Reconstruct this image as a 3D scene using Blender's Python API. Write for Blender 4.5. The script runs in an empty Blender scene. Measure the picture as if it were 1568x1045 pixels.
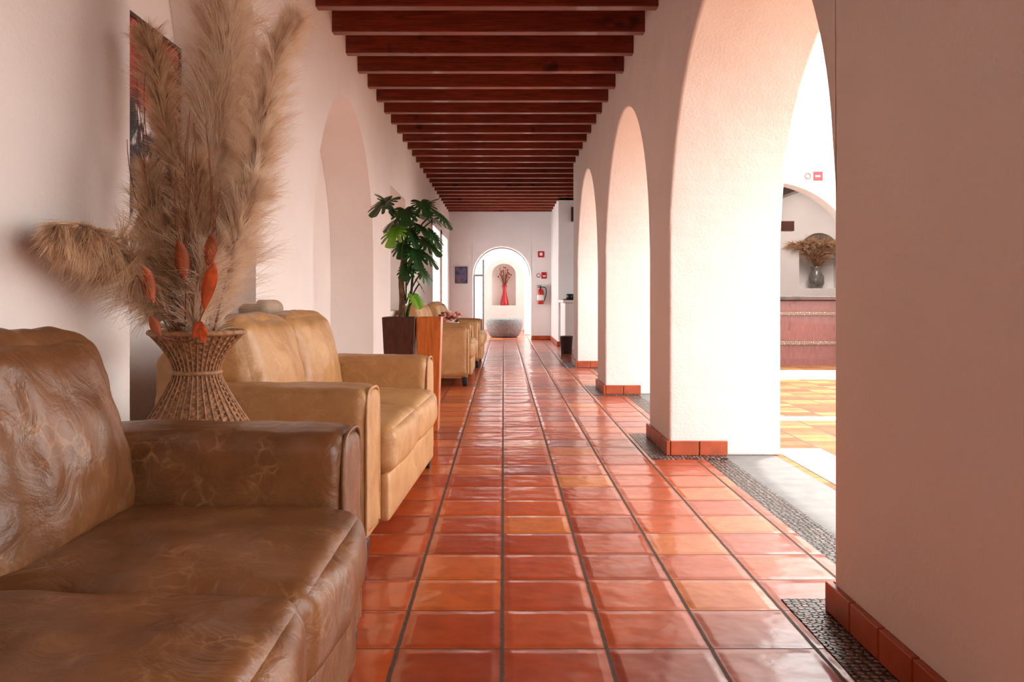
import bpy, bmesh, math, random
from mathutils import Vector, Matrix, noise
random.seed(7)
R = random.random
def U(a, b): return a + (b - a) * random.random()
COL = bpy.context.scene.collection

# ------------------------------------------------------------------ helpers
def link(ob, parent=None):
    COL.objects.link(ob)
    if parent is not None: ob.parent = parent
    return ob
def empty(name, loc=(0, 0, 0), rz=0.0):
    e = bpy.data.objects.new(name, None); e.location = loc; e.rotation_euler = (0, 0, rz)
    e.empty_display_size = 0.1
    return link(e)
def mesh_ob(name, verts, faces, mat=None, parent=None, smooth=False):
    me = bpy.data.meshes.new(name); me.from_pydata([tuple(v) for v in verts], [], faces); me.update()
    if smooth: me.shade_smooth()
    if mat is not None: me.materials.append(mat)
    return link(bpy.data.objects.new(name, me), parent)
def bevel(ob, w, s=2, ang=0.6):
    m = ob.modifiers.new('bevel', 'BEVEL'); m.width = w; m.segments = s; m.limit_method = 'ANGLE'; m.angle_limit = ang
    return ob
def boxdata(x0, x1, y0, y1, z0, z1):
    v = [(x0,y0,z0),(x1,y0,z0),(x1,y1,z0),(x0,y1,z0),(x0,y0,z1),(x1,y0,z1),(x1,y1,z1),(x0,y1,z1)]
    f = [(0,3,2,1),(4,5,6,7),(0,1,5,4),(1,2,6,5),(2,3,7,6),(3,0,4,7)]
    return v, f
def boxes(name, lst, mat, parent=None, bev=0):
    V, F = [], []
    for b in lst:
        v, f = boxdata(*b); o = len(V); V += v; F += [tuple(i + o for i in q) for q in f]
    ob = mesh_ob(name, V, F, mat, parent)
    if bev: bevel(ob, bev)
    return ob
def box(name, x0, x1, y0, y1, z0, z1, mat, parent=None, bev=0):
    return boxes(name, [(x0, x1, y0, y1, z0, z1)], mat, parent, bev)
def pillow(name, c, s, r, mat, parent=None, puff=(0,0,0), n=22, rot=(0,0,0), wr=0.0, seed=0, taper=0):
    """rounded, optionally puffed cushion block. c centre, s full size, r corner radius"""
    h = [q / 2 for q in s]; r = min(r, min(h) * 0.999)
    idx = {}
    V, F = [], []
    def key(p): return (round(p[0], 5), round(p[1], 5), round(p[2], 5))
    g = [math.sin(math.pi / 2 * (-1 + 2 * i / n)) for i in range(n + 1)]
    def vert(p):
        k = key(p)
        if k in idx: return idx[k]
        q = [p[i] * h[i] for i in range(3)]
        inn = [max(-(h[i] - r), min(h[i] - r, q[i])) for i in range(3)]
        off = Vector([q[i] - inn[i] for i in range(3)])
        if off.length > 1e-9: off = off.normalized() * r
        w = Vector(inn) + off
        a = [1 - p[i] ** 2 for i in range(3)]
        w.x += puff[0] * p[0] * a[1] * a[2]
        w.y += puff[1] * p[1] * a[0] * a[2]
        w.z += puff[2] * p[2] * a[0] * a[1]
        if taper: w.x *= 1 + taper * p[2]; w.y *= 1 + taper * p[2]
        if wr:
            nv = noise.noise(Vector((w.x * 7 + seed, w.y * 7, w.z * 7))) + 0.5 * noise.noise(Vector((w.x * 17 + seed, w.y * 17, w.z * 17)))
            d = Vector(p).normalized(); w += d * nv * wr
        idx[k] = len(V); V.append(w); return idx[k]
    for ax in range(3):
        for sg in (-1, 1):
            b, c2 = (ax + 1) % 3, (ax + 2) % 3
            for i in range(n):
                for j in range(n):
                    q = []
                    for (ii, jj) in ((i, j), (i + 1, j), (i + 1, j + 1), (i, j + 1)):
                        p = [0, 0, 0]; p[ax] = sg; p[b] = g[ii]; p[c2] = g[jj]; q.append(vert(p))
                    F.append(tuple(q if sg > 0 else q[::-1]))
    ob = mesh_ob(name, V, F, mat, parent, True)
    ob.location = c; ob.rotation_euler = rot
    return ob
def lathe(name, prof, mat, loc=(0,0,0), parent=None, n=40, fn=None, smooth=True):
    V, F = [], []
    for i, (r, z) in enumerate(prof):
        for k in range(n):
            a = 2 * math.pi * k / n
            rr = r + (fn(a, z, i) if fn else 0)
            V.append((rr * math.cos(a), rr * math.sin(a), z))
    for i in range(len(prof) - 1):
        for k in range(n):
            k2 = (k + 1) % n
            F.append((i*n+k, i*n+k2, (i+1)*n+k2, (i+1)*n+k))
    if prof[0][0] > 1e-4: F.append(tuple(range(n))[::-1])
    if prof[-1][0] > 1e-4 : F.append(tuple((len(prof)-1)*n + k for k in range(n)))
    ob = mesh_ob(name, V, F, mat, parent, smooth); ob.location = loc
    return ob
def tube(name, pts, r, mat, parent=None, cyc=False, r_end=None):
    cu = bpy.data.curves.new(name, 'CURVE'); cu.dimensions = '3D'; cu.bevel_depth = r; cu.bevel_resolution = 3
    sp = cu.splines.new('NURBS'); sp.points.add(len(pts) - 1)
    for i, p in enumerate(pts):
        sp.points[i].co = (p[0], p[1], p[2], 1)
        if r_end is not None: sp.points[i].radius = 1 + (r_end / r - 1) * i / (len(pts) - 1)
    sp.use_endpoint_u = True; sp.order_u = 3; sp.use_cyclic_u = cyc
    cu.materials.append(mat); cu.use_fill_caps = True
    return link(bpy.data.objects.new(name, cu), parent)
def arch_pts(a, b, spring, rise, n=48):
    c = (a + b) / 2; r = (b - a) / 2
    return [(c - r * math.cos(math.pi * i / n), spring + rise * math.sin(math.pi * i / n)) for i in range(n + 1)]
def arch_wall(name, u0, u1, top, openings, t0, t1, axis, mat, bev=0.018, base=0.0):
    """openings: (a,b,spring,rise,bottom); rise 0 = rectangular. axis 'x': wall plane normal X (u is Y); 'y': normal Y (u is X)"""
    polys = []; rims = []
    left = [(u0, base), (u0, top)]
    for (a, b, s, ri, bo) in sorted(openings):
        hole = bo > base
        zs = ([base, bo, s, top] if hole else [base, s, top])
        polys.append(left + [(a, z) for z in zs[::-1]])     # solid column
        pts = arch_pts(a, b, s, ri) if ri > 0 else [(a, s), (b, s)]
        for p, q in zip(pts[:-1], pts[1:]):
            polys.append([p, (p[0], top), (q[0], top), q]); rims.append((p, q))
            if hole: polys.append([(p[0], base), (p[0], bo), (q[0], bo), (q[0], base)]); rims.append(((p[0], bo), (q[0], bo)))
        lo = bo if hole else base
        rims += [((a, lo), (a, s)), ((b, lo), (b, s))]
        left = [(b, z) for z in zs]
    polys.append(left + [(u1, top), (u1, base)])
    rims += [((u0, base), (u0, top)), ((u1, base), (u1, top))]
    def P(p, t): return (t, p[0], p[1]) if axis == 'x' else (p[0], t, p[1])
    V, F = [], []
    for pl in polys:
        for t in (t0, t1):
            o = len(V); V += [P(p, t) for p in pl]; F.append(tuple(range(o, o + len(pl))))
    for p, q in rims:
        o = len(V); V += [P(p, t0), P(q, t0), P(q, t1), P(p, t1)]; F.append((o, o+1, o+2, o+3))
    ob = mesh_ob(name, V, F, mat)
    bm = bmesh.new(); bm.from_mesh(ob.data)
    bmesh.ops.remove_doubles(bm, verts=bm.verts, dist=1e-5)
    bmesh.ops.holes_fill(bm, edges=bm.edges, sides=0)
    bmesh.ops.recalc_face_normals(bm, faces=bm.faces); bm.to_mesh(ob.data); bm.free()
    if bev: bevel(ob, bev, 3, 0.9)
    return ob

# ------------------------------------------------------------------ materials
class NT:
    def __init__(s, name):
        s.m = bpy.data.materials.new(name); s.m.use_nodes = True
        s.t = s.m.node_tree; s.n = s.t.nodes; s.b = s.n['Principled BSDF']
    def N(s, t, **k):
        nd = s.n.new(t)
        for a, v in k.items(): setattr(nd, a, v)
        return nd
    def L(s, a, b): s.t.links.new(a, b)
    def put(s, sock, v):
        if hasattr(v, 'is_output'): s.L(v, sock)
        else: sock.default_value = v
    def math(s, op, a, b=0.0, c=0.0):
        nd = s.N('ShaderNodeMath', operation=op)
        for i, v in enumerate((a, b, c)): s.put(nd.inputs[i], v)
        return nd.outputs[0]
    def mix(s, f, a, b, mode='MIX'):
        nd = s.N('ShaderNodeMix', data_type='RGBA', blend_type=mode)
        s.put(nd.inputs[0], f); s.put(nd.inputs[6], c4(a)); s.put(nd.inputs[7], c4(b)); return nd.outputs[2]
    def pos(s, kind='world'):
        if kind == 'world': return s.N('ShaderNodeNewGeometry').outputs['Position']
        return s.N('ShaderNodeTexCoord').outputs['Object']
    def scale(s, v, sc):
        nd = s.N('ShaderNodeVectorMath', operation='MULTIPLY'); s.put(nd.inputs[0], v); nd.inputs[1].default_value = sc; return nd.outputs[0]
    def noise(s, v, sc, det=3.0, rough=0.5, dist=0.0):
        nd = s.N('ShaderNodeTexNoise'); s.put(nd.inputs['Vector'], v); nd.inputs['Scale'].default_value = sc
        nd.inputs['Detail'].default_value = det; nd.inputs['Roughness'].default_value = rough; nd.inputs['Distortion'].default_value = dist
        return nd.outputs['Fac']
    def ramp(s, f, stops, interp='LINEAR'):
        nd = s.N('ShaderNodeValToRGB'); nd.color_ramp.interpolation = interp; s.put(nd.inputs[0], f)
        e = nd.color_ramp.elements
        while len(e) < len(stops): e.new(0.5)
        for i, (p, c) in enumerate(stops): e[i].position = p; e[i].color = c4(c)
        return nd.outputs[0]
    def mr(s, v, a, b, c, d, smooth=True):
        nd = s.N('ShaderNodeMapRange'); nd.interpolation_type = 'SMOOTHSTEP' if smooth else 'LINEAR'
        s.put(nd.inputs[0], v)
        for i, q in enumerate((a, b, c, d)): nd.inputs[i + 1].default_value = q
        return nd.outputs[0]
    def bump(s, h, st, dist=0.01, prev=None):
        nd = s.N('ShaderNodeBump'); nd.inputs['Strength'].default_value = st; nd.inputs['Distance'].default_value = dist
        s.L(h, nd.inputs['Height'])
        if prev is not None: s.L(prev, nd.inputs['Normal'])
        return nd.outputs[0]
def c4(c):
    if hasattr(c, 'is_output'): return c
    if isinstance(c, (float, int)): return (c, c, c, 1)
    return tuple(c) if len(c) == 4 else (c[0], c[1], c[2], 1)
def lin(r, g, b):
    f = lambda q: (q/255/12.92) if q/255 <= 0.04045 else ((q/255+0.055)/1.055)**2.4
    return (f(r), f(g), f(b))
def simple(name, col, rough=0.5, metal=0.0, var=0.12, nsc=20, bmp=0.0, bsc=80, coat=0.0):
    t = NT(name); p = t.pos('obj')
    n = t.noise(p, nsc, 4)
    dark = tuple(q * (1 - var) for q in col); lite = tuple(min(1, q * (1 + var)) for q in col)
    t.L(t.ramp(n, [(0.3, dark), (0.7, lite)]), t.b.inputs['Base Color'])
    t.b.inputs['Roughness'].default_value = rough; t.b.inputs['Metallic'].default_value = metal
    t.b.inputs['Coat Weight'].default_value = coat
    if bmp: t.L(t.bump(t.noise(p, bsc, 3), bmp, 0.004), t.b.inputs['Normal'])
    return t.m
def stucco(name, col, b=0.35):
    t = NT(name); p = t.pos('world')
    n = t.noise(p, 1.3, 4)
    t.L(t.ramp(n, [(0.3, tuple(q * 0.95 for q in col)), (0.7, tuple(min(1, q * 1.03) for q in col))]), t.b.inputs['Base Color'])
    t.b.inputs['Roughness'].default_value = 0.75
    b1 = t.bump(t.noise(p, 4.0, 2), b * 0.9, 0.03)
    b2 = t.bump(t.noise(p, 60, 4, 0.6), b, 0.008, b1)
    t.L(b2, t.b.inputs['Normal']); return t.m

WALL = stucco('warm_stucco', (0.84, 0.758, 0.71), 0.45)
WALLW = stucco('white_stucco', (0.84, 0.81, 0.80), 0.25)
CONC = simple('concrete', lin(130, 127, 125), 0.8, var=0.12, nsc=9, bmp=0.4, bsc=60)

def tile_mat(name, tw, td, x0, y0, gu, gv, stops, rbase, grout=(0.05, 0.028, 0.02), wob=0.010, amt=1.0, coat=0.0):
    t = NT(name); p = t.pos('world'); sp = t.N('ShaderNodeSeparateXYZ'); t.L(p, sp.inputs[0])
    w1 = t.math('MULTIPLY', t.math('SUBTRACT', t.noise(p, 14, 3), 0.5), wob * 2)
    pz = t.N('ShaderNodeVectorMath', operation='ADD'); t.L(p, pz.inputs[0]); pz.inputs[1].default_value = (13.1, 4.2, 7)
    w2 = t.math('MULTIPLY', t.math('SUBTRACT', t.noise(pz.outputs[0], 14, 3), 0.5), wob * 2)
    u0_ = t.math('DIVIDE', t.math('SUBTRACT', sp.outputs[0], x0), tw)
    v0_ = t.math('DIVIDE', t.math('SUBTRACT', sp.outputs[1], y0), td)
    u = t.math('ADD', u0_, w1); v = t.math('ADD', v0_, w2)
    cid = t.N('ShaderNodeCombineXYZ'); t.L(t.math('FLOOR', u), cid.inputs[0]); t.L(t.math('FLOOR', v), cid.inputs[1])
    wn = t.N('ShaderNodeTexWhiteNoise', noise_dimensions='3D'); t.L(cid.outputs[0], wn.inputs['Vector'])
    fu = t.math('SUBTRACT', t.math('FRACT', u), 0.5); fv = t.math('SUBTRACT', t.math('FRACT', v), 0.5)
    eu = t.math('SUBTRACT', 0.5, t.math('ABSOLUTE', fu))
    ev = t.math('SUBTRACT', 0.5, t.math('ABSOLUTE', fv))
    mu = t.mr(eu, gu, gu + 0.015, 0, 1); mv = t.mr(ev, gv, gv + 0.012, 0, 1)
    mask = t.math('MULTIPLY', mu, mv)
    col = t.ramp(wn.outputs['Value'], stops)
    mott = t.noise(p, 11, 5, 0.6)
    col = t.mix(t.mr(mott, 0.3, 0.75, 0.0, 0.6), col, t.mix(1.0, col, (0.6, 0.44, 0.36), 'MULTIPLY'))
    gcol = t.mix(t.noise(p, 60, 3), grout, tuple(q * 3.2 for q in grout))
    t.L(t.mix(mask, gcol, col), t.b.inputs['Base Color'])
    rr = t.math('ADD', rbase, t.math('MULTIPLY', t.noise(p, 16, 4), 0.2))
    t.L(t.math('ADD', t.math('MULTIPLY', mask, rr), t.math('MULTIPLY', t.math('SUBTRACT', 1.0, mask), 0.6)), t.b.inputs['Roughness'])
    pu = t.mr(eu, gu, gu + 0.10, 0, 1); pv = t.mr(ev, gv, gv + 0.12, 0, 1)
    h = t.math('MULTIPLY', pu, pv)
    # every hand-laid tile sits at its own small tilt
    ws = t.N('ShaderNodeSeparateXYZ'); t.L(wn.outputs['Color'], ws.inputs[0])
    tilt = t.math('ADD', t.math('MULTIPLY', t.math('SUBTRACT', ws.outputs[0], 0.5), fu), t.math('MULTIPLY', t.math('SUBTRACT', ws.outputs[1], 0.5), fv))
    b0 = t.bump(tilt, 1.0 * amt, 0.012)
    b1 = t.bump(t.noise(p, 7, 2), 0.32 * amt, 0.02, b0)
    b2 = t.bump(h, 0.6 * amt, 0.005, b1)
    b3 = t.bump(t.noise(p, 120, 2), 0.06, 0.003, b2)
    t.L(b3, t.b.inputs['Normal'])
    t.L(t.math('ADD', 0.12, t.math('MULTIPLY', mask, 0.38)), t.b.inputs['Specular IOR Level'])
    if coat:
        t.L(t.math('MULTIPLY', mask, coat), t.b.inputs['Coat Weight']); t.b.inputs['Coat Roughness'].default_value = 0.13; t.b.inputs['Coat IOR'].default_value = 1.5
        t.L(b3, t.b.inputs['Coat Normal'])
    return t.m
FLOOR = tile_mat('terracotta_tile', 0.30, 0.30, -0.004, 2.462, 0.014, 0.005,
    [(0.0, lin(156, 54, 17)), (0.35, lin(186, 72, 23)), (0.75, lin(204, 88, 31)), (0.92, lin(212, 106, 44)), (1.0, lin(218, 128, 64))], 0.3, coat=0.65)
BRICK = tile_mat('courtyard_brick', 0.30, 0.15, 0, 0, 0.02, 0.04,
    [(0.0, lin(128, 68, 30)), (0.5, lin(150, 92, 42)), (1.0, lin(172, 126, 68))], 0.6, grout=(0.06, 0.04, 0.03), amt=0.3)
SKIRT = simple('skirting_terracotta', lin(172, 74, 38), 0.35, var=0.3, nsc=7, bmp=0.2)
def pebble(name='pebble_inlay', a=(90, 78, 72), b=(160, 142, 132), g=(40, 32, 28), sc=42):
    t = NT(name); p = t.pos('world')
    v = t.N('ShaderNodeTexVoronoi', feature='F1'); t.L(p, v.inputs['Vector']); v.inputs['Scale'].default_value = sc; v.inputs['Randomness'].default_value = 0.45
    d = v.outputs['Distance']
    st = t.ramp(v.outputs['Color'], [(0.2, lin(*a)), (0.8, lin(*b))])
    m = t.mr(d, 0.3, 0.55, 1, 0)
    t.L(t.mix(m, lin(*g), st), t.b.inputs['Base Color']); t.b.inputs['Roughness'].default_value = 0.3
    t.L(t.bump(m, 1.0, 0.012), t.b.inputs['Normal']); return t.m
PEB = pebble()
PEBL = pebble('pale_stone_inlay', (170, 150, 132), (226, 206, 186), (120, 90, 72), 30)
def wood(name, c1, c2, rough=0.4, sc=(1, 14, 14), coat=0.2):
    t = NT(name); p = t.scale(t.pos('obj'), sc)
    n = t.noise(p, 2.5, 5, 0.6, 1.5)
    k = t.noise(t.pos('obj'), 3.5, 2)
    c = t.ramp(n, [(0.3, c1), (0.7, c2)])
    c = t.mix(t.mr(k, 0.66, 0.74, 0, 0.8), c, tuple(q * 0.25 for q in c1))
    t.L(c, t.b.inputs['Base Color']); t.b.inputs['Roughness'].default_value = rough; t.b.inputs['Coat Weight'].default_value = coat
    t.L(t.bump(n, 0.25, 0.004), t.b.inputs['Normal']); return t.m
JOIST = wood('joist_red_wood', lin(86, 28, 12), lin(146, 56, 30), 0.42)
DECK = wood('ceiling_board_wood', lin(80, 28, 16), lin(112, 44, 26), 0.5, (14, 1, 14))
ORWOOD = wood('orange_wood', lin(176, 84, 30), lin(214, 120, 52), 0.35, (14, 14, 1.5))
DARKWOOD = wood('dark_wood', lin(52, 24, 16), lin(84, 40, 26), 0.35, (10, 10, 2))
BARWOOD = wood('bar_maroon_wood', lin(104, 50, 42), lin(126, 66, 56), 0.4, (10, 10, 2))
def leather(name, base, dark, vein, rough=0.36, veinamt=0.5):
    t = NT(name); p = t.pos('obj')
    dn = t.N('ShaderNodeTexNoise'); t.L(p, dn.inputs['Vector']); dn.inputs['Scale'].default_value = 12; dn.inputs['Detail'].default_value = 5
    ad = t.N('ShaderNodeVectorMath', operation='MULTIPLY_ADD'); t.L(dn.outputs['Color'], ad.inputs[0]); ad.inputs[1].default_value = (0.07, 0.07, 0.07); t.L(p, ad.inputs[2])
    v = t.N('ShaderNodeTexVoronoi', feature='DISTANCE_TO_EDGE'); t.L(ad.outputs[0], v.inputs['Vector']); v.inputs['Scale'].default_value = 24
    ve = t.mr(v.outputs['Distance'], 0.0, 0.11, 1, 0)
    patch = t.mr(t.noise(p, 8, 5, 0.65), 0.45, 0.7, 0, 1)
    ve = t.math('MULTIPLY', ve, patch)
    c = t.ramp(t.noise(p, 5, 6, 0.65), [(0.3, dark), (0.62, base)])
    c = t.mix(t.math('MULTIPLY', ve, veinamt), c, vein)
    t.L(c, t.b.inputs['Base Color'])
    t.L(t.math('ADD', rough - 0.08, t.math('MULTIPLY', t.noise(p, 12, 4), 0.2)), t.b.inputs['Roughness'])
    f = t.N('ShaderNodeTexVoronoi', feature='DISTANCE_TO_EDGE'); t.L(p, f.inputs['Vector']); f.inputs['Scale'].default_value = 170
    b1 = t.bump(t.noise(p, 9, 4, 0.55, 0.8), 0.4, 0.02)
    b2 = t.bump(ve, 0.12, 0.002, b1)
    b3 = t.bump(f.outputs['Distance'], 0.15, 0.002, b2)
    t.L(b3, t.b.inputs['Normal']); return t.m
LEB = leather('leather_shaded_tone', lin(126, 80, 46), lin(92, 55, 30), lin(182, 136, 92), 0.32, 0.42)  # same leather as the other sofas, shade put into the colour
LET = leather('leather_lit_tone', lin(194, 146, 95), lin(168, 118, 72), lin(218, 180, 132), 0.36, 0.3)  # lighter copy of that leather, sunlight put into the colour
BLACK = simple('black_plastic', (0.012, 0.012, 0.013), 0.35)
WHITEP = simple('white_paint', (0.85, 0.83, 0.80), 0.5, var=0.04)
RED = simple('red_enamel', lin(176, 8, 10), 0.3, var=0.1, coat=0.3)
METAL = simple('brushed_metal', (0.5, 0.5, 0.52), 0.3, 1.0)
GREY = simple('grey_stone', lin(108, 110, 110), 0.7, var=0.5, nsc=40, bmp=0.6, bsc=70)
GREYG = simple('smoked_glaze', lin(120, 116, 112), 0.15, var=0.2, coat=0.5)
def pampas_mat(name, c1, c2):
    t = NT(name); p = t.pos('world')
    c = t.ramp(t.noise(p, 26, 3), [(0.3, c1), (0.7, c2)])
    t.L(c, t.b.inputs['Base Color']); t.b.inputs['Roughness'].default_value = 0.8
    tr = t.N('ShaderNodeBsdfTranslucent'); t.L(c, tr.inputs[0]); mx = t.N('ShaderNodeMixShader'); mx.inputs[0].default_value = 0.4
    t.L(t.b.outputs[0], mx.inputs[1]); t.L(tr.outputs[0], mx.inputs[2]); t.L(mx.outputs[0], t.n['Material Output'].inputs[0]); return t.m
PAM = pampas_mat('pampas_beige', lin(232, 204, 172), lin(252, 238, 220))
PAMD = pampas_mat('pampas_brown', lin(192, 156, 122), lin(238, 208, 174))
TWIG = simple('dry_twig', lin(120, 62, 40), 0.7)
OLEAF = simple('orange_dried_leaf', lin(196, 78, 22), 0.5, var=0.45, nsc=25)
BLEAF = simple('brown_dried_leaf', lin(150, 72, 36), 0.55, var=0.4, nsc=25)
WICK = simple('wicker', lin(156, 110, 74), 0.55, var=0.4, nsc=60, bmp=0.3, bsc=150)
def leaf_mat(name, a, b):
    t = NT(name); p = t.pos('obj'); c = t.ramp(t.noise(p, 9, 3), [(0.3, a), (0.7, b)])
    t.L(c, t.b.inputs['Base Color']); t.b.inputs['Roughness'].default_value = 0.3
    tr = t.N('ShaderNodeBsdfTranslucent'); t.L(c, tr.inputs[0]); mx = t.N('ShaderNodeMixShader'); mx.inputs[0].default_value = 0.25
    t.L(t.b.outputs[0], mx.inputs[1]); t.L(tr.outputs[0], mx.inputs[2]); t.L(mx.outputs[0], t.n['Material Output'].inputs[0]); return t.m
LEAFD = leaf_mat('leaf_dark', lin(26, 54, 30), lin(50, 92, 44))
LEAFL = leaf_mat('leaf_lit', lin(90, 150, 40), lin(140, 190, 60))  # brighter green paints light falling on a few leaves

# ------------------------------------------------------------------ layout constants (metres; corridor runs along +Y)
XL, XR, XO = -1.28, 1.055, 1.765
CEIL = 3.16
YEND = 20.3
# ------------------------------------------------------------------ room shell
arch_wall('wall_right', -3.6, 12.96, CEIL + 0.35,
          [(-1.1, 1.6, 1.3, 1.35, 0), (2.74, 5.46, 1.3, 1.36, 0), (6.2, 8.9, 1.3, 1.35, 0), (9.62, 12.28, 1.3, 1.33, 0)],
          XR, XO, 'x', WALL)
arch_wall('wall_left', -3.6, YEND, CEIL + 0.35,
          [(2.94, 4.44, 2.2, 0.72, 0.05), (5.78, 8.45, 1.32, 1.33, 0.05), (9.72, 11.2, 2.28, 0, 0.85),
           (15.3, 17.0, 2.3, 0, 0.05), (17.6, 19.3, 2.3, 0, 0.05)],
          XL - 0.42, XL, 'x', WALL)
box('wall_left_backing', XL - 0.50, XL - 0.421, -3.6, 13.0, 0, CEIL + 0.35, WALL)
arch_wall('wall_back', XL - 0.5, 2.6, CEIL + 0.35, [(-0.73, 0.65, 1.52, 0.69, 0)], YEND, YEND + 0.35, 'y', WALLW, 0.015)
box('wall_rear_light_block', XL - 0.5, XO, -3.9, -3.6, 0, CEIL + 0.35, WALL)  # unseen wall, added so light enters mainly from the right
box('wall_recess_front', 1.12, 2.6, 17.6, YEND, 0, CEIL, WALLW, bev=0.015)
arch_wall('wall_recess_side', 12.96, 17.6, CEIL + 0.3, [(13.3, 16.9, 1.3, 1.5, 0)], 2.3, 2.5, 'x', WALLW)  # unseen side wall, arch opening added to let light into the far end
box('wall_recess_near', XO, 2.5, 12.76, 12.96, 0, CEIL + 0.3, WALLW)
box('ceiling', XL - 0.5, XO, -3.9, 12.96, CEIL, CEIL + 0.12, DECK)
box('ceiling_far', XL - 0.5, 2.5, 12.96, YEND + 0.3, CEIL, CEIL + 0.12, DECK)
# floor
box('floor', XL - 0.5, 1.25, -3.9, 12.96, -0.1, 0, FLOOR)
box('floor_far', XL - 0.5, 2.5, 12.96, 31, -0.1, 0, FLOOR)
box('floor_threshold', 1.40, 1.73, -3.9, 12.96, -0.1, 0.0, CONC)
box('floor_pebble_inlay', 1.25, 1.40, -3.9, 12.96, -0.1, 0.0, PEB)
box('ground_courtyard', 1.73, 12, -14, 12.96, -0.1, 0.0, BRICK)
# pebble borders round pillars
piers = [(1.6, 2.74), (5.46, 6.2), (8.9, 9.62), (12.28, 12.96)]
pb = []
for (a, b) in piers:
    pb.append((0.925, XR - 0.02, a - 0.12, b + 0.12, 0.0, 0.004))
    pb.append((XR - 0.02, 1.40, a - 0.12, a, 0.0, 0.004)); pb.append((XR - 0.02, 1.40, b, b + 0.12, 0.0, 0.004))
boxes('trim_pebble_border', pb, PEB)
# skirting tiles
def skirt_run(lst, axis, fixed0, fixed1, a, b, h=0.096, L=0.19):
    n = max(1, round((b - a) / L)); s = (b - a) / n
    for i in range(n):
        q0, q1 = a + i * s + 0.003, a + (i + 1) * s - 0.003
        if axis == 'y': lst.append((fixed0, fixed1, q0, q1, 0.004, h))
        else: lst.append((q0, q1, fixed0, fixed1, 0.004, h))
sk = []
for (a, b) in piers:
    skirt_run(sk, 'y', XR - 0.022, XR + 0.002, a - 0.022, b + (0.022 if b < 12.9 else 0))
    skirt_run(sk, 'x', a - 0.022, a + 0.002, XR + 0.002, XR + 0.37)
    if b < 12.9: skirt_run(sk, 'x', b - 0.002, b + 0.022, XR + 0.002, XR + 0.37)
boxes('baseboard_right', sk, SKIRT, bev=0.004)
sk = []
skirt_run(sk, 'x', YEND - 0.022, YEND + 0.001, 0.66, 1.1); skirt_run(sk, 'x', YEND - 0.022, YEND + 0.001, XL, -0.74)
skirt_run(sk, 'y', 1.098, 1.121, 17.58, YEND - 0.03); skirt_run(sk, 'x', 17.578, 17.601, 1.12, 2.2)
boxes('baseboard_back', sk, SKIRT, bev=0.004)
sk = []
skirt_run(sk, 'y', XL - 0.001, XL + 0.02, -3.5, 2.9); skirt_run(sk, 'y', XL - 0.001, XL + 0.02, 8.5, 15.2); skirt_run(sk, 'y', XL - 0.001, XL + 0.02, 4.5, 5.75)
boxes('baseboard_left', sk, SKIRT, bev=0.004)
# joists
js = []
y = 6.40 - 0.56 * 17
while y < YEND - 0.1:
    x1 = XR + 0.05 if y < 12.9 else 2.3
    js.append((XL - 0.05, x1, y, y + 0.09, 2.99, CEIL)); y += 0.56
boxes('ceiling_joists', js, JOIST, bev=0.006)
boxes('ceiling_boards', [(XL + 0.02 + i * 0.145, XL + 0.02 + i * 0.145 + 0.138, -3.5, YEND - 0.02, CEIL - 0.012, CEIL + 0.01) for i in range(16)], DECK)

# windows in left wall
def window(name, y0, y1, z1):
    e = empty(name)
    fr = []
    xw = XL - 0.25
    t = 0.07
    fr += [(xw, xw + 0.05, y0, y0 + t, 0.05, z1), (xw, xw + 0.05, y1 - t, y1, 0.05, z1), (xw, xw + 0.05, y0, y1, z1 - t, z1), (xw, xw + 0.05, y0, y1, 0.05, 0.25)]
    fr += [(xw, xw + 0.05, (y0 + y1) / 2 - 0.04, (y0 + y1) / 2 + 0.04, 0.05, z1)]
    boxes('frame', fr, WHITEP, e, 0.006)
window('window_1', 15.3, 17.0, 2.3); window('window_2', 17.6, 19.3, 2.3)
boxes('trim_window_surround', [(XL - 0.001, XL + 0.02, a, b, 0.05, 2.38) for a, b in ((15.2, 15.3), (17.0, 17.1), (17.5, 17.6), (19.3, 19.4))] +
      [(XL - 0.001, XL + 0.02, 15.2, 17.1, 2.3, 2.38), (XL - 0.001, XL + 0.02, 17.5, 19.4, 2.3, 2.38)], WHITEP)

# ------------------------------------------------------------------ courtyard + bar
arch_wall('wall_courtyard', XO, 11.5, 4.1, [(2.45, 5.15, 1.3, 1.36, 0)], 12.3, 12.6, 'y', WALLW, 0.015)
boxes('trim_bands_and_sun_patch', [(1.73, 11.5, 7.0, 7.22, 0, 0.004), (1.73, 11.5, 10.5, 11.6, 0, 0.02), (1.78, 2.1, 4.4, 5.7, 0, 0.004)], simple('pale_stone_and_sun', (0.6, 0.56, 0.50), 0.7))  # short end slab paints a sun patch on the bricks; the rest are stone
box('floor_bar', 2.5, 11.5, 12.96, 17.6, -0.1, 0, BRICK)
box('floor_bar_threshold', XO, 11.5, 12.6, 12.96, 0.0, 0.004, BRICK)
arch_wall('wall_bar_back', 2.5, 11.5, 3.3, [(5.72, 6.5, 1.85, 0.4, 1.18)], 16.6, 16.9, 'y', WALLW, 0.015)
box('wall_bar_back_backing', 2.5, 11.5, 16.901, 17.0, 0, 3.3, WALLW)
box('ceiling_bar', XO, 11.5, 12.6, 17.0, 3.3, 3.42, WALLW)
box('wall_bar_side', 8.5, 8.7, 12.6, 16.6, 0, 3.3, WALLW)
boxes('bar_ceiling_beams', [(4.2 + i * 1.0, 4.34 + i * 1.0, 12.7, 16.5, 2.9, 3.05) for i in range(4)] + [(4.3, 5.32, 15.7, 15.85, 2.22, 2.4)], DARKWOOD)
e = empty('bar_counter')
box('body', 3.2, 7.2, 12.7, 13.3, 0.02, 0.96, BARWOOD, e, 0.01)
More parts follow.
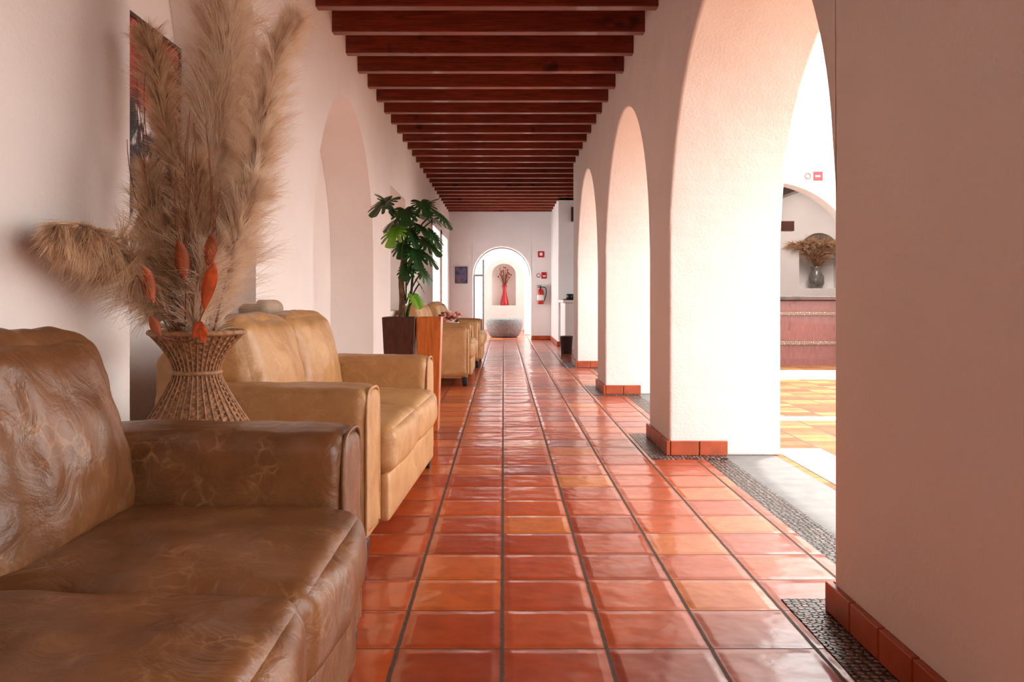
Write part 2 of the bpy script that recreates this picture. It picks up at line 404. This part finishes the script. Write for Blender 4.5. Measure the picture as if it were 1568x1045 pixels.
boxes('plinth', [(3.17, 7.23, 12.67, 13.3, 0.0, 0.08)], BARWOOD, e)
box('top', 3.12, 7.28, 12.62, 13.4, 0.96, 1.02, DARKWOOD, e, 0.012)
boxes('stone_bands', [(3.18, 7.22, 12.66, 12.72, 0.745, 0.79), (3.18, 7.22, 12.66, 12.72, 0.31, 0.355)], PEBL, e)

# ------------------------------------------------------------------ far patio / lobby behind the back wall
arch_wall('wall_lobby', -3, 3, 3.3, [(-0.52, 0.56, 1.5, 0.53, 0)], 23.0, 23.25, 'y', WALLW, 0.015)
box('ceiling_lobby_shade', -3, 3, 23.25, 26.9, 3.3, 3.4, WALLW)  # added roof that keeps sky light off the end niche
box('wall_lobby_left', -3.1, -3.0, 23.25, 26.9, 0, 3.4, WALL); box('wall_lobby_right', 3.0, 3.1, 25.2, 26.9, 0, 3.4, WALL)
arch_wall('wall_end', -3, 3, 3.6, [(-0.36, 0.38, 1.7, 0.34, 0.75)], 26.5, 26.8, 'y', WALL, 0.015)
box('wall_end_backing', -3, 3, 26.801, 26.9, 0, 3.6, WALL)

e = empty('red_vase_with_dried_flowers', (0.03, 26.64, 0.75))
lathe('vase', [(0.0, 0), (0.12, 0), (0.135, 0.03), (0.12, 0.14), (0.08, 0.30), (0.055, 0.44), (0.06, 0.54), (0.095, 0.62), (0.085, 0.62), (0.045, 0.52)], RED, (0, 0, 0), e)
for i in range(26):
    a = U(0, 6.28); s = U(0.08, 0.24); h = U(0.85, 1.18)
    tp = (s * math.cos(a), s * math.sin(a) * 0.3, h)
    tube('stem_%d' % i, [(0, 0, 0.5), (tp[0] * 0.4, tp[1] * 0.4, 0.75), tp], 0.006, TWIG, e)
    lathe('bloom_%d' % i, [(0, -0.02), (0.025, -0.005), (0.028, 0.015), (0, 0.03)], [PAMD, TWIG, RED][i % 3], tp, e, 8)

e = empty('stone_planter', (0.02, 21.6, 0))
lathe('basin', [(0.0, 0), (0.30, 0), (0.36, 0.03), (0.43, 0.16), (0.465, 0.32), (0.46, 0.44), (0.44, 0.47), (0.41, 0.47), (0.39, 0.38), (0, 0.36)], GREY, (0, 0, 0), e, 48)
e = empty('glass_door')
boxes('frame', [(-0.72, -0.68, YEND + 0.12, YEND + 0.17, 0, 1.55), (-0.50, -0.46, YEND + 0.12, YEND + 0.17, 0, 1.9), (-0.68, -0.5, YEND + 0.12, YEND + 0.17, 0.0, 0.06), (-0.68, -0.5, YEND + 0.12, YEND + 0.17, 1.5, 1.55)], METAL, e, 0.004)
def glassm():
    t = NT('pane_glass'); t.n.remove(t.b); g = t.N('ShaderNodeBsdfGlass'); g.inputs['IOR'].default_value = 1.02; g.inputs['Roughness'].default_value = 0.02
    n = t.noise(t.pos('obj'), 2, 2); t.L(t.ramp(n, [(0, (0.82, 0.9, 0.95)), (1, (0.9, 0.95, 1.0))]), g.inputs['Color'])
    t.L(g.outputs[0], t.n['Material Output'].inputs[0]); return t.m
box('glass', -0.68, -0.5, YEND + 0.14, YEND + 0.15, 0.06, 1.5, glassm(), e)
pts = arch_pts(-0.70, 0.62, 1.52, 0.66, 20)
tube('trim_arch_rail', [(p[0], YEND + 0.1, p[1]) for p in pts], 0.016, METAL)

# ------------------------------------------------------------------ back wall fittings
yb = YEND
e = empty('fire_extinguisher', (0.87, yb - 0.14, 0.84))
lathe('cylinder', [(0, 0), (0.072, 0), (0.078, 0.02), (0.078, 0.29), (0.06, 0.34), (0.025, 0.365), (0.022, 0.39), (0, 0.39)], RED, (0, 0, 0), e, 28)
lathe('label', [(0.0791, 0.09), (0.0791, 0.22)], WHITEP, (0, 0, 0), e, 28)
boxes('handle', [(-0.07, 0.03, -0.012, 0.012, 0.39, 0.405), (-0.08, 0.02, -0.012, 0.012, 0.425, 0.44), (-0.015, 0.015, -0.015, 0.015, 0.38, 0.43)], BLACK, e, 0.003)
tube('hose', [(0.02, 0, 0.4), (0.13, 0, 0.42), (0.14, 0, 0.25), (0.10, 0, 0.12), (0.085, -0.01, 0.08)], 0.011, BLACK, e)
box('bracket', -0.11, 0.13, 0.07, 0.138, 0.02, 0.46, WHITEP, e)
e = empty('fire_exit_sign', (0.89, yb - 0.013, 2.02))
box('plate', -0.075, 0.075, 0, 0.012, -0.07, 0.07, RED, e); box('pictogram', -0.035, 0.03, -0.003, 0, -0.03, 0.04, WHITEP, e)
e = empty('no_smoking_sign', (0.895, yb - 0.013, 1.52))
box('plate', -0.13, 0.13, 0, 0.012, -0.08, 0.08, WHITEP, e); box('red_panel', 0.0, 0.128, -0.003, 0, -0.076, 0.076, RED, e)
tube('ring', [(-0.065 + 0.045 * math.cos(a * math.pi / 6), -0.004, 0.045 * math.sin(a * math.pi / 6)) for a in range(12)], 0.008, RED, e, True)
box('bar_1', 0.03, 0.1, -0.006, -0.003, -0.03, 0.0, WHITEP, e)
def poster():
    t = NT('poster_print'); p = t.pos('obj')
    t.L(t.ramp(t.noise(p, 9, 4), [(0.35, lin(30, 34, 70)), (0.5, lin(90, 100, 140)), (0.65, lin(150, 90, 100))]), t.b.inputs['Base Color']); return t.m
e = empty('framed_poster', (-1.0, yb - 0.021, 1.53))
box('print', -0.13, 0.13, -0.004, 0.0, -0.18, 0.18, poster(), e)
boxes('frame', [(-0.145, -0.13, -0.01, 0.02, -0.195, 0.195), (0.13, 0.145, -0.01, 0.02, -0.195, 0.195), (-0.13, 0.13, -0.01, 0.02, 0.18, 0.195), (-0.13, 0.13, -0.01, 0.02, -0.195, -0.18), (-0.13, 0.13, 0.0, 0.02, -0.18, 0.18)], BLACK, e)

# recess on the right
e = empty('reception_pedestal')
box('body', 1.16, 1.62, 16.2, 17.5, 0, 0.90, WALLW, e, 0.015); box('top', 1.12, 1.66, 16.15, 17.55, 0.90, 0.95, WHITEP, e, 0.01)
e = empty('black_hat', (1.28, 16.4, 0.95))
lathe('brim', [(0, 0), (0.13, 0.004), (0.15, 0.02), (0.14, 0.024), (0.085, 0.014)], BLACK, (0, 0, 0), e)
lathe('crown', [(0.086, 0.005), (0.084, 0.09), (0.07, 0.12), (0.03, 0.115), (0, 0.11)], BLACK, (0, 0, 0), e)
e = empty('waste_bin', (1.12, 15.3, 0.0))
lathe('bin', [(0, 0), (0.095, 0), (0.115, 0.30), (0.12, 0.30), (0.12, 0.315), (0.10, 0.315), (0.09, 0.1), (0, 0.08)], simple('grey_metal', (0.09, 0.085, 0.085), 0.4), (0, 0, 0), e)
e = empty('wall_speaker', (1.44, 17.549, 2.7))
box('case', -0.06, 0.06, -0.08, 0.049, -0.15, 0.15, DARKWOOD, e, 0.01); box('grille', -0.045, 0.045, -0.085, -0.08, -0.12, 0.12, BLACK, e)
e = empty('courtyard_sign', (4.33, 12.287, 2.74))
box('plate', -0.06, 0.24, -0.012, 0.01, -0.07, 0.07, WHITEP, e); box('red_panel', 0.1, 0.235, -0.016, -0.012, -0.065, 0.065, RED, e)
box('stripe', 0.13, 0.20, -0.019, -0.016, -0.012, 0.012, WHITEP, e)
tube('ring', [(0.02 + 0.04 * math.cos(a * math.pi / 6), -0.018, 0.04 * math.sin(a * math.pi / 6)) for a in range(12)], 0.006, RED, e, True)

# ------------------------------------------------------------------ painting in niche
def painting_mat():
    t = NT('painting_canvas'); p = t.pos('obj'); sp = t.N('ShaderNodeSeparateXYZ'); t.L(p, sp.inputs[0])
    n = t.noise(p, 3.2, 5, 0.6, 1.2)
    top = t.ramp(n, [(0.36, lin(50, 12, 9)), (0.5, lin(138, 38, 26)), (0.66, lin(186, 92, 72))])
    low = t.ramp(t.noise(p, 4.5, 4, 0.6, 1.0), [(0.42, lin(10, 8, 12)), (0.55, lin(32, 26, 34)), (0.62, lin(210, 200, 196))], 'LINEAR')
    z = t.math('ADD', sp.outputs[2], t.math('MULTIPLY', t.math('SUBTRACT', n, 0.5), 0.3))
    t.L(t.mix(t.mr(z, 0.14, 0.24, 0, 1), low, top), t.b.inputs['Base Color']); t.b.inputs['Roughness'].default_value = 0.5; return t.m
e = empty('abstract_painting', (XL - 0.40, 3.70, 1.68))
box('canvas', -0.018, 0.022, -0.68, 0.68, -0.58, 0.58, painting_mat(), e, 0.004)
boxes('frame', [(-0.018, 0.03, -0.70, -0.68, -0.6, 0.6), (-0.018, 0.03, 0.68, 0.70, -0.6, 0.6), (-0.018, 0.03, -0.68, 0.68, 0.58, 0.6), (-0.018, 0.03, -0.68, 0.68, -0.6, -0.58)], DARKWOOD, e)
pillow('niche_stone_ledge', (XL - 0.02, 4.60, 0.94), (0.18, 0.34, 0.11), 0.05, simple('warm_stone', lin(178, 150, 128), 0.8, bmp=0.4), n=12)

# ------------------------------------------------------------------ sofas
def sofa(name, x_front, y0, width, mat, rz=0.0, ncush=2, depth=0.9, armw=0.27, armh=0.665, wr=0.006):
    """local: x=0 front, -x toward the wall; y from 0..width"""
    e = empty(name, (x_front, y0, 0), rz)
    D = depth; W = width
    pillow('base', (-D/2 - 0.01, W/2, 0.20), (D - 0.06, W - 0.06, 0.24), 0.03, mat, e, n=14)
    pillow('back_frame', (-D + 0.09, W/2, 0.45), (0.17, W - 0.06, 0.72), 0.06, mat, e, n=18, wr=wr * 0.5)
    cw = (W - 2 * armw) / ncush
    for i in range(ncush):
        cy = armw + cw * (i + 0.5)
        pillow('seat_cushion_%d' % (i + 1), (-0.325, cy, 0.395), (0.70, cw + 0.004, 0.20), 0.055, mat, e, (0.025, 0, 0.028), 40, (0, 0.02, 0), wr, i * 3.1)
        pillow('back_cushion_%d' % (i + 1), (-D + 0.215, cy, 0.67), (0.22, cw - 0.004, 0.50), 0.085, mat, e, (0.05, 0.0, 0.025), 40, (0, -0.22, 0), wr * 1.8, i * 5.7 + 2)
    for i, cy in enumerate((armw / 2, W - armw / 2)):
        pillow('arm_%d' % (i + 1), (-D/2 - 0.005, cy, (armh + 0.10) / 2), (D - 0.05, armw, armh - 0.10), 0.05, mat, e, (0.006, 0.006, 0.012), 36, (0, 0, 0), wr * 1.0, i * 9.3)
        w = armw / 2 - 0.012; zt = armh - 0.008; xf = -0.036
        tube('piping_%d' % (i + 1), [(xf, cy - w, 0.12), (xf, cy - w, 0.35), (xf, cy - w, zt - 0.05), (xf, cy - w + 0.03, zt), (xf, cy, zt + 0.006), (xf, cy + w - 0.03, zt), (xf, cy + w, zt - 0.05), (xf, cy + w, 0.35), (xf, cy + w, 0.12)], 0.006, mat, e)
    pillow('front_rail', (-0.02, W/2, 0.20), (0.05, W - 2 * armw, 0.20), 0.02, mat, e, n=10)
    for i, (fx, fy) in enumerate(((-0.07, 0.06), (-0.07, W - 0.06), (-D + 0.1, 0.08), (-D + 0.1, W - 0.08))):
        pillow('foot_%d' % (i + 1), (fx, fy, 0.05), (0.06, 0.06, 0.10), 0.008, BLACK, e, n=4, taper=0.12)
    return e
sofa('leather_sofa_near', -0.365, 0.03, 2.37, LEB, 0.0, 3, depth=0.89, wr=0.008)
sofa('leather_sofa', -0.475, 3.18, 1.95, LET, math.radians(-2.6), 2, depth=0.87)
sofa('leather_sofa', -0.37, 9.7, 1.65, LET, 0.0, 2, depth=0.88)
sofa('leather_sofa', -0.31, 12.2, 1.65, LET, 0.0, 2, depth=0.90)

# ------------------------------------------------------------------ side table + wicker vase + pampas
VX, VY = -1.0, 2.80
e = empty('side_table', (VX, VY, 0))
lathe('top', [(0, 0.50), (0.20, 0.50), (0.205, 0.51), (0.205, 0.525), (0.20, 0.53), (0, 0.53)], DARKWOOD, (0, 0, 0), e)
for i in range(4):
    a = math.pi / 4 + i * math.pi / 2
    tube('leg_%d' % (i+1), [(0.13 * math.cos(a), 0.13 * math.sin(a), 0.5), (0.15 * math.cos(a), 0.15 * math.sin(a), 0.25), (0.16 * math.cos(a), 0.16 * math.sin(a), 0.0)], 0.014, DARKWOOD, e)
e = empty('wicker_vase_with_pampas_grass', (VX, VY, 0.53))
prof = []
H = 0.365
for i in range(150):
    z = H * i / 149
    r = 0.068 + (0.14 * ((0.235 - z) / 0.235) ** 1.2 if z < 0.235 else 0.080 * ((z - 0.235) / 0.13) ** 1.6)
    prof.append((r, z))
prof2 = prof + [(0.147, H + 0.006), (0.138, H + 0.004)] + [(r - 0.014, z) for r, z in prof[::-1][2:60:4]]
def weave(a, z, i):
    if i >= 150: return 0
    row = int(z / 0.0085)
    w = math.sin(a * 24 + (math.pi if row % 2 else 0)); c = abs(math.sin(math.pi * z / 0.0085))
    return 0.0035 * w * c + 0.0015 * c
lathe('wicker_body', prof2, WICK, (0, 0, 0), e, 192, weave)
tube('rim', [(0.147 * math.cos(a * math.pi / 12), 0.147 * math.sin(a * math.pi / 12), H) for a in range(24)], 0.009, WICK, e, True)
tube('waist_band', [(0.074 * math.cos(a * math.pi / 12), 0.074 * math.sin(a * math.pi / 12), 0.235) for a in range(24)], 0.008, WICK, e, True)
for k in range(36):
    a = 2 * math.pi * k / 36
    tube('cane_%d' % k, [((r + 0.003) * math.cos(a), (r + 0.003) * math.sin(a), z) for r, z in prof[::10] + [prof[-1]]], 0.0028, WICK, e)

def spline(pts, n):
    out = []
    P = [Vector(p) for p in pts]; P = [P[0] * 2 - P[1]] + P + [P[-1] * 2 - P[-2]]
    segs = len(P) - 3
    for i in range(n + 1):
        t = i / n * segs; k = min(int(t), segs - 1); t -= k
        a, b, c, d = P[k:k + 4]
        out.append(0.5 * ((2 * b) + (-a + c) * t + (2 * a - 5 * b + 4 * c - d) * t * t + (-a + 3 * b - 3 * c + d) * t ** 3))
    return out
def plume(name, pts, start, rad, mat, parent, tufts=500, per=14, width=0.0011, droop=0.15, origin=Vector((0, 0, 0)), bias=(0, 0, 0), xmin=None, curl=0.11):
    """Feathery grass head: tufts of fine hairs along a curved stem. Points in world metres, converted to the parent's local frame."""
    sp = [p - origin for p in spline(pts, 60)]; bias = Vector(bias)
    V, F = [], []
    tube(name + '_stem', [tuple(p) for p in sp[::6]], 0.0026, TWIG, parent, r_end=0.001)
    for i in range(tufts):
        t = start + (1 - start) * (R() ** 0.9)
        q = (t - start) / (1 - start)
        env = (min(1, q / 0.15)) ** 0.7 * (1 - q) ** 0.30 * 0.95 + 0.22
        d0 = Vector((U(-1, 1), U(-1, 1), U(-1, 1)))
        spread = U(0.25, 0.9); fwd = U(0.8, 1.4)
        Lt = rad * env * U(0.7, 1.7) * 1.5
        sway = Vector((U(-1, 1), U(-1, 1), U(-1, 1))) * 0.18
        for j in range(per):
            tt = min(0.999, max(start, t + U(-.008, .008)))
            k = tt * 60; a = int(min(k, 59)); fr = k - a
            p = sp[a].lerp(sp[a + 1], fr); tan = (sp[a + 1] - sp[a]).normalized()
            d = d0 + Vector((U(-1, 1), U(-1, 1), U(-1, 1))) * 0.12
            d -= tan * d.dot(tan)
            if d.length < 1e-3: continue
            d.normalize()
            L = Lt * U(0.6, 1.1)
            dv = (d * spread + tan * fwd + bias + Vector((U(-1, 1), U(-1, 1), U(-1, 1))) * 0.05).normalized()
            side = dv.cross(Vector((U(-1, 1), U(-1, 1), U(-1, 1)))).normalized()
            o = len(V); n = 4
            cur = p + d * 0.002
            for s in range(n + 1):
                wd = width * (1 - s / n * 0.75)
                if xmin is not None and cur.x + origin.x < xmin: cur.x = xmin - origin.x + U(0, .004)
                V.append(cur - side * wd); V.append(cur + side * wd)
                if s < n:
                    F.append((o + 2*s, o + 2*s + 1, o + 2*s + 3, o + 2*s + 2))
                    cur = cur + dv * (L / n)
                    dv = (dv + sway + Vector((U(-1, 1) * curl, U(-1, 1) * curl, U(-1, 1) * curl - droop))).normalized()
    mesh_ob(name, V, F, mat, parent)
O = Vector((VX, VY, 0.53)); XW = XL + 0.008
B0 = lambda dx=0, dy=0: (VX + dx, VY + dy, 0.80)
plume('plume_droop', [B0(-0.04), (-1.10, 2.72, 0.98), (-1.13, 2.60, 1.12), (-1.15, 2.50, 1.18), (-1.16, 2.38, 1.205), (-1.165, 2.24, 1.20)], 0.15, 0.085, PAMD, e, 760, 14, droop=0.16, origin=O, bias=(0.15, 0, -0.8), xmin=XW)
plume('plume_tall', [B0(0.01), (-0.96, 2.82, 1.25), (-0.94, 2.84, 1.55), (-0.915, 2.85, 1.85), (-0.90, 2.86, 2.15)], 0.2, 0.11, PAM, e, 950, 14, origin=O)
plume('plume_tall_second', [B0(-0.01), (-1.0, 2.86, 1.25), (-1.0, 2.9, 1.6), (-0.98, 2.92, 1.9), (-0.97, 2.93, 2.1)], 0.3, 0.10, PAM, e, 650, 14, origin=O)
plume('plume_right', [B0(0.03), (-0.86, 2.78, 1.20), (-0.79, 2.77, 1.50), (-0.74, 2.76, 1.74), (-0.67, 2.75, 1.90)], 0.25, 0.070, PAM, e, 750, 14, origin=O)
plume('plume_left', [B0(-0.02), (-1.04, 2.74, 1.25), (-1.07, 2.72, 1.55), (-1.095, 2.71, 1.72), (-1.12, 2.70, 1.83)], 0.28, 0.058, PAMD, e, 480, 14, origin=O, xmin=XW)
plume('plume_low_right', [B0(0.03), (-0.87, 2.72, 1.1), (-0.82, 2.70, 1.25), (-0.77, 2.69, 1.36)], 0.2, 0.07, PAM, e, 380, 12, origin=O)
plume('plume_low_mid', [B0(0.0, -0.02), (-0.98, 2.70, 1.05), (-0.96, 2.68, 1.22), (-0.95, 2.67, 1.40)], 0.12, 0.09, PAMD, e, 480, 12, origin=O)
plume('plume_low_left', [B0(-0.03), (-1.07, 2.72, 1.05), (-1.09, 2.70, 1.22), (-1.11, 2.69, 1.40)], 0.15, 0.08, PAMD, e, 420, 12, origin=O, xmin=XW)
plume('plume_low_back', [B0(0.02, 0.02), (-0.93, 2.80, 1.0), (-0.90, 2.82, 1.15), (-0.89, 2.83, 1.3)], 0.1, 0.10, PAM, e, 450, 12, origin=O)
plume('plume_low_front', [B0(0.0, -0.05), (-0.96, 2.68, 0.96), (-0.93, 2.66, 1.05), (-0.90, 2.64, 1.14)], 0.1, 0.075, PAM, e, 300, 12, origin=O)
plume('plume_low_front_second', [B0(-0.02, -0.03), (-1.04, 2.72, 0.95), (-1.06, 2.70, 1.04), (-1.08, 2.68, 1.12)], 0.1, 0.075, PAMD, e, 300, 12, origin=O, xmin=XW)
for i in range(24):
    if i < 9: tx, ty, tz = U(-1.18, -1.10), U(2.62, 2.75), U(1.3, 1.78)
    else: tx, ty, tz = U(-1.02, -0.86), U(2.56, 2.66), U(1.25, 1.58)
    b = (VX + U(-.03, .03), VY + U(-.03, .03), 0.85)
    m1 = (b[0] + (tx - b[0]) * 0.75 + U(-.03, .03), b[1] + (ty - b[1]) * 0.6, 0.85 + (tz - 0.85) * 0.45)
    tube('twig_%d' % i, [Vector(q) - O for q in (b, m1, (tx + U(-.02, .02), ty, 0.85 + (tz - 0.85) * 0.8), (tx, ty, tz))], 0.0022, TWIG, e, r_end=0.001)
def dried_leaf(name, base, tip, w, mat, parent):
    a, b = Vector(base) - O, Vector(tip) - O; ax = b - a
    side = ax.cross(Vector((0.1, 1, 0))).normalized(); nrm = side.cross(ax).normalized(); V, F = [], []; n = 14
    for i in range(n + 1):
        t = i / n; ww = w * math.sin(math.pi * t ** 1.1) ** 0.7
        c = a + ax * t + nrm * 0.008 * math.sin(t * 3.1) + side * 0.004 * math.sin(t * 5)
        V += [c - side * ww + nrm * ww * 0.2, c, c + side * ww + nrm * ww * 0.2]
    for i in range(n):
        for k in (0, 1): F.append((3*i+k, 3*i+k+1, 3*i+k+4, 3*i+k+3))
    ob = mesh_ob(name, V, F, mat, parent, True); m = ob.modifiers.new('s', 'SOLIDIFY'); m.thickness = 0.002
for i, (bx, bz, tx, tz, w) in enumerate([(-1.05, .99, -1.085, 1.11, .022), (-.955, 1.05, -.975, 1.18, .023), (-.90, .97, -.87, 1.12, .022), (-.885, 1.10, -.875, 1.20, .020),
        (-1.03, .89, -1.06, .95, .016), (-.93, .885, -.905, .94, .018), (-.90, .87, -.905, .92, .014), (-1.06, 1.03, -1.10, 1.08, .010)]):
    dried_leaf('dried_leaf_%d' % i, (bx, 2.58, bz), (tx, 2.56, tz), w, BLEAF if i in (1, 3, 4, 7) else OLEAF, e)
    tube('dried_leaf_stalk_%d' % i, [Vector((VX + U(-.05, .05), 2.74, 0.86)) - O, Vector(((VX + bx) / 2, 2.64, (bz + .86) / 2)) - O, Vector((bx, 2.58, bz)) - O], 0.002, TWIG, e)

# ------------------------------------------------------------------ planters and monstera
def planter(name, x, y, w0, w1, h, mat):
    e = empty(name, (x, y, 0)); a, b = w0 / 2, w1 / 2; c = b - 0.02
    V = [(-a,-a,0),(a,-a,0),(a,a,0),(-a,a,0),(-b,-b,h),(b,-b,h),(b,b,h),(-b,b,h),(-c,-c,h),(c,-c,h),(c,c,h),(-c,c,h),(-c,-c,h-.06),(c,-c,h-.06),(c,c,h-.06),(-c,c,h-.06)]
    F = [(0,3,2,1)]
    for s in (0, 4, 8):
        for i in range(4): j = (i + 1) % 4; F.append((s+i, s+j, s+4+j, s+4+i))
    F.append((12,13,14,15)); ob = mesh_ob('pot', V, F, mat, e); bevel(ob, 0.006)
    box('soil', -c, c, -c, c, h - 0.09, h - 0.05, simple('soil', (0.03, 0.018, 0.012), 0.95), e)
    return e
pe = planter('potted_monstera', -0.78, 6.5, 0.17, 0.25, 0.86, DARKWOOD)
planter('wooden_planter', -0.56, 6.5, 0.14, 0.19, 0.86, ORWOOD)
def monstera_leaf(name, base, centre, size, yaw, pitch, mat, parent):
    V, F = [], []; NA = 120; NR = 7
    V.append(Vector((0, 0, 0)))
    for k in range(1, NR + 1):
        f = k / NR
        for i in range(NA):
            th = 2 * math.pi * i / NA      # 0 = tip direction (+x)
            c = math.cos(th)
            r = 0.62 + 0.38 * c if c > 0 else 0.62 - 0.10 * c
            r *= (1 - 0.55 * math.exp(-((abs(math.pi - th)) / 0.28) ** 2))
            notch = 1.0
            for na in (0.45, 0.85, 1.25, 1.65, 2.05):
                for s in (na, 2 * math.pi - na):
                    notch -= 0.50 * math.exp(-((th - s) / 0.07) ** 2)
            rr = min(r * size * f, r * size * notch)
            x = rr * math.cos(th); yy = rr * math.sin(th) * 0.95
            z = -0.35 * (x * x) / size * 0.6 + 0.25 * abs(yy) - 0.5 * yy * yy / size
            V.append(Vector((x, yy, z)))
    for i in range(NA):
        F.append((0, 1 + i, 1 + (i + 1) % NA))
    for k in range(NR - 1):
        for i in range(NA):
            j = (i + 1) % NA; F.append((1 + k*NA + i, 1 + (k+1)*NA + i, 1 + (k+1)*NA + j, 1 + k*NA + j))
    ob = mesh_ob(name, V, F, mat, parent, True); ob.location = centre; ob.rotation_euler = (U(-.3, .3), pitch, yaw)
    b, c = Vector(base), Vector(centre)
    tube(name + '_petiole', [b, b.lerp(c, 0.5) + Vector((0, 0, 0.06)), c], 0.006, LEAFD, parent)
tube('trunk', [(0.0, 0, 0.78), (0.02, 0, 0.95), (-0.0, 0, 1.15), (0.03, 0, 1.35), (0.05, 0, 1.5)], 0.028, simple('plant_trunk', lin(110, 80, 50), 0.8, var=0.4, nsc=30, bmp=0.6), pe, r_end=0.014)
tube('trunk_second', [(0.03, 0.03, 0.78), (0.08, 0.02, 1.0), (0.09, 0, 1.2), (0.14, 0, 1.4)], 0.012, LEAFD, pe, r_end=0.007)
LV = [(-0.07, -0.05, 1.66, .15, 2.6, -.9, 0), (-0.02, -0.12, 1.56, .13, -2.2, .5, 0), (0.16, -0.02, 1.66, .15, .5, -.7, 0), (0.22, -0.1, 1.58, .16, -.3, .3, 0),
      (0.05, -0.14, 1.62, .14, -1.4, .6, 0), (-0.02, -0.16, 1.48, .14, -1.9, .8, 1), (0.10, -0.12, 1.46, .12, -1.0, .8, 0), (0.20, -0.05, 1.40, .14, -.4, .6, 0),
      (0.12, -0.12, 1.32, .13, -1.0, .9, 0), (0.20, -0.06, 1.30, .12, -.2, .7, 0), (0.06, -0.1, 1.20, .10, -1.6, .8, 0), (0.17, -0.04, 1.18, .11, -.3, .9, 0),
      (0.12, -0.08, 0.98, .085, -.9, .8, 1), (0.14, -0.1, 1.52, .13, -.7, .5, 0), (0.02, 0.1, 1.55, .14, 1.8, .2, 0), (0.3, -0.02, 1.60, .12, -.1, .7, 0), (0.14, 0.02, 1.09, .08, 0, .9, 0), (0.02,-.08,1.38,.11,-1.7,.9,0),
      (-0.10, -0.08, 1.70, .15, -2.4, .6, 0), (0.18, -0.12, 1.68, .13, -1.1, .6, 0), (0.24, -0.06, 1.46, .12, -.6, .8, 0)]
for i, (dx, dy, z, s, yw, pt, lt) in enumerate(LV):
    monstera_leaf('leaf_%d' % i, (0.04, 0, max(0.85, z - 0.22)), (dx, dy, z + 0.02), s * 1.14, yw, pt, LEAFL if lt else LEAFD, pe)

# flowers on a small table between the far sofas
e = empty('flower_arrangement', (-0.72, 11.75, 0))
PETAL = simple('pink_petal', lin(210, 120, 110), .7)
lathe('stand', [(0, 0), (0.15, 0), (0.15, 0.02), (0.02, 0.04), (0.02, 0.56), (0.2, 0.58), (0.2, 0.6), (0, 0.6)], DARKWOOD, (0, 0, 0), e)
lathe('bowl', [(0, 0.6), (0.07, 0.6), (0.11, 0.66), (0.10, 0.70), (0, 0.69)], WHITEP, (0, 0, 0), e)
for i in range(60):
    a = U(0, 6.28); r = U(0, .16)
    lathe('flower_%d' % i, [(0, -.02), (.022, -.01), (.028, .008), (0, .02)], [PETAL, PAM, PETAL, TWIG][i % 4], (r * math.cos(a), r * math.sin(a), 0.72 + U(-.03, .10) - r * .2), e, 8)

# vase with pampas in the bar niche
NX = 6.10
e = empty('niche_vase_with_pampas', (NX, 16.74, 1.18))
lathe('vase', [(0, 0), (0.1, 0), (0.15, 0.08), (0.15, 0.22), (0.09, 0.33), (0.08, 0.38), (0.11, 0.42), (0.1, 0.42), (0.07, .38)], GREYG, (0, 0, 0), e)
Ob = Vector((NX, 16.74, 1.18))
for i in range(8):
    a = (i - 3.5) * 0.055
    plume('plume_%d' % i, [(NX, 16.74, 1.5), (NX + a * .8, 16.64, 1.78), (NX + a * 2, 16.56, 1.98), (NX + a * 3.0, 16.52, 2.02)], 0.1, 0.12, PAMD, e, 80, 9, 0.005, origin=Ob)

# ------------------------------------------------------------------ light
w = bpy.data.worlds.new('sky'); bpy.context.scene.world = w; w.use_nodes = True
bg = w.node_tree.nodes['Background']; bg.inputs[0].default_value = (1.0, 0.985, 0.965, 1); bg.inputs[1].default_value = 4.4
sd = bpy.data.lights.new('sun', 'SUN'); sd.energy = 3.0; sd.angle = 0.03; sd.color = (1.0, 0.95, 0.88)
s = bpy.data.objects.new('sun', sd); link(s)
s.rotation_euler = Vector((-0.12, -0.10, -0.98)).to_track_quat('-Z', 'Y').to_euler()
bl = bpy.data.lights.new('bar_fill_light', 'AREA'); bl.energy = 70; bl.size = 1.5; bl.color = (1, 0.88, 0.8)  # added fill light that brightens the bar room, not an actual fitting
b = bpy.data.objects.new('bar_fill_light', bl); link(b); b.location = (5.8, 14.8, 3.2)

# ------------------------------------------------------------------ camera
cd = bpy.data.cameras.new('camera'); cam = bpy.data.objects.new('camera', cd); link(cam)
cam.location = (0, 0, 1.01); cam.rotation_euler = (math.pi / 2, 0, 0)
cd.sensor_width = 36; cd.lens = 1314 / 1568 * 36; cd.shift_x = 0.0083; cd.shift_y = -0.043; cd.clip_start = 0.05
bpy.context.scene.camera = cam
vs = bpy.context.scene.view_settings
vs.view_transform = 'Standard'; vs.look = 'None'; vs.exposure = 0.3
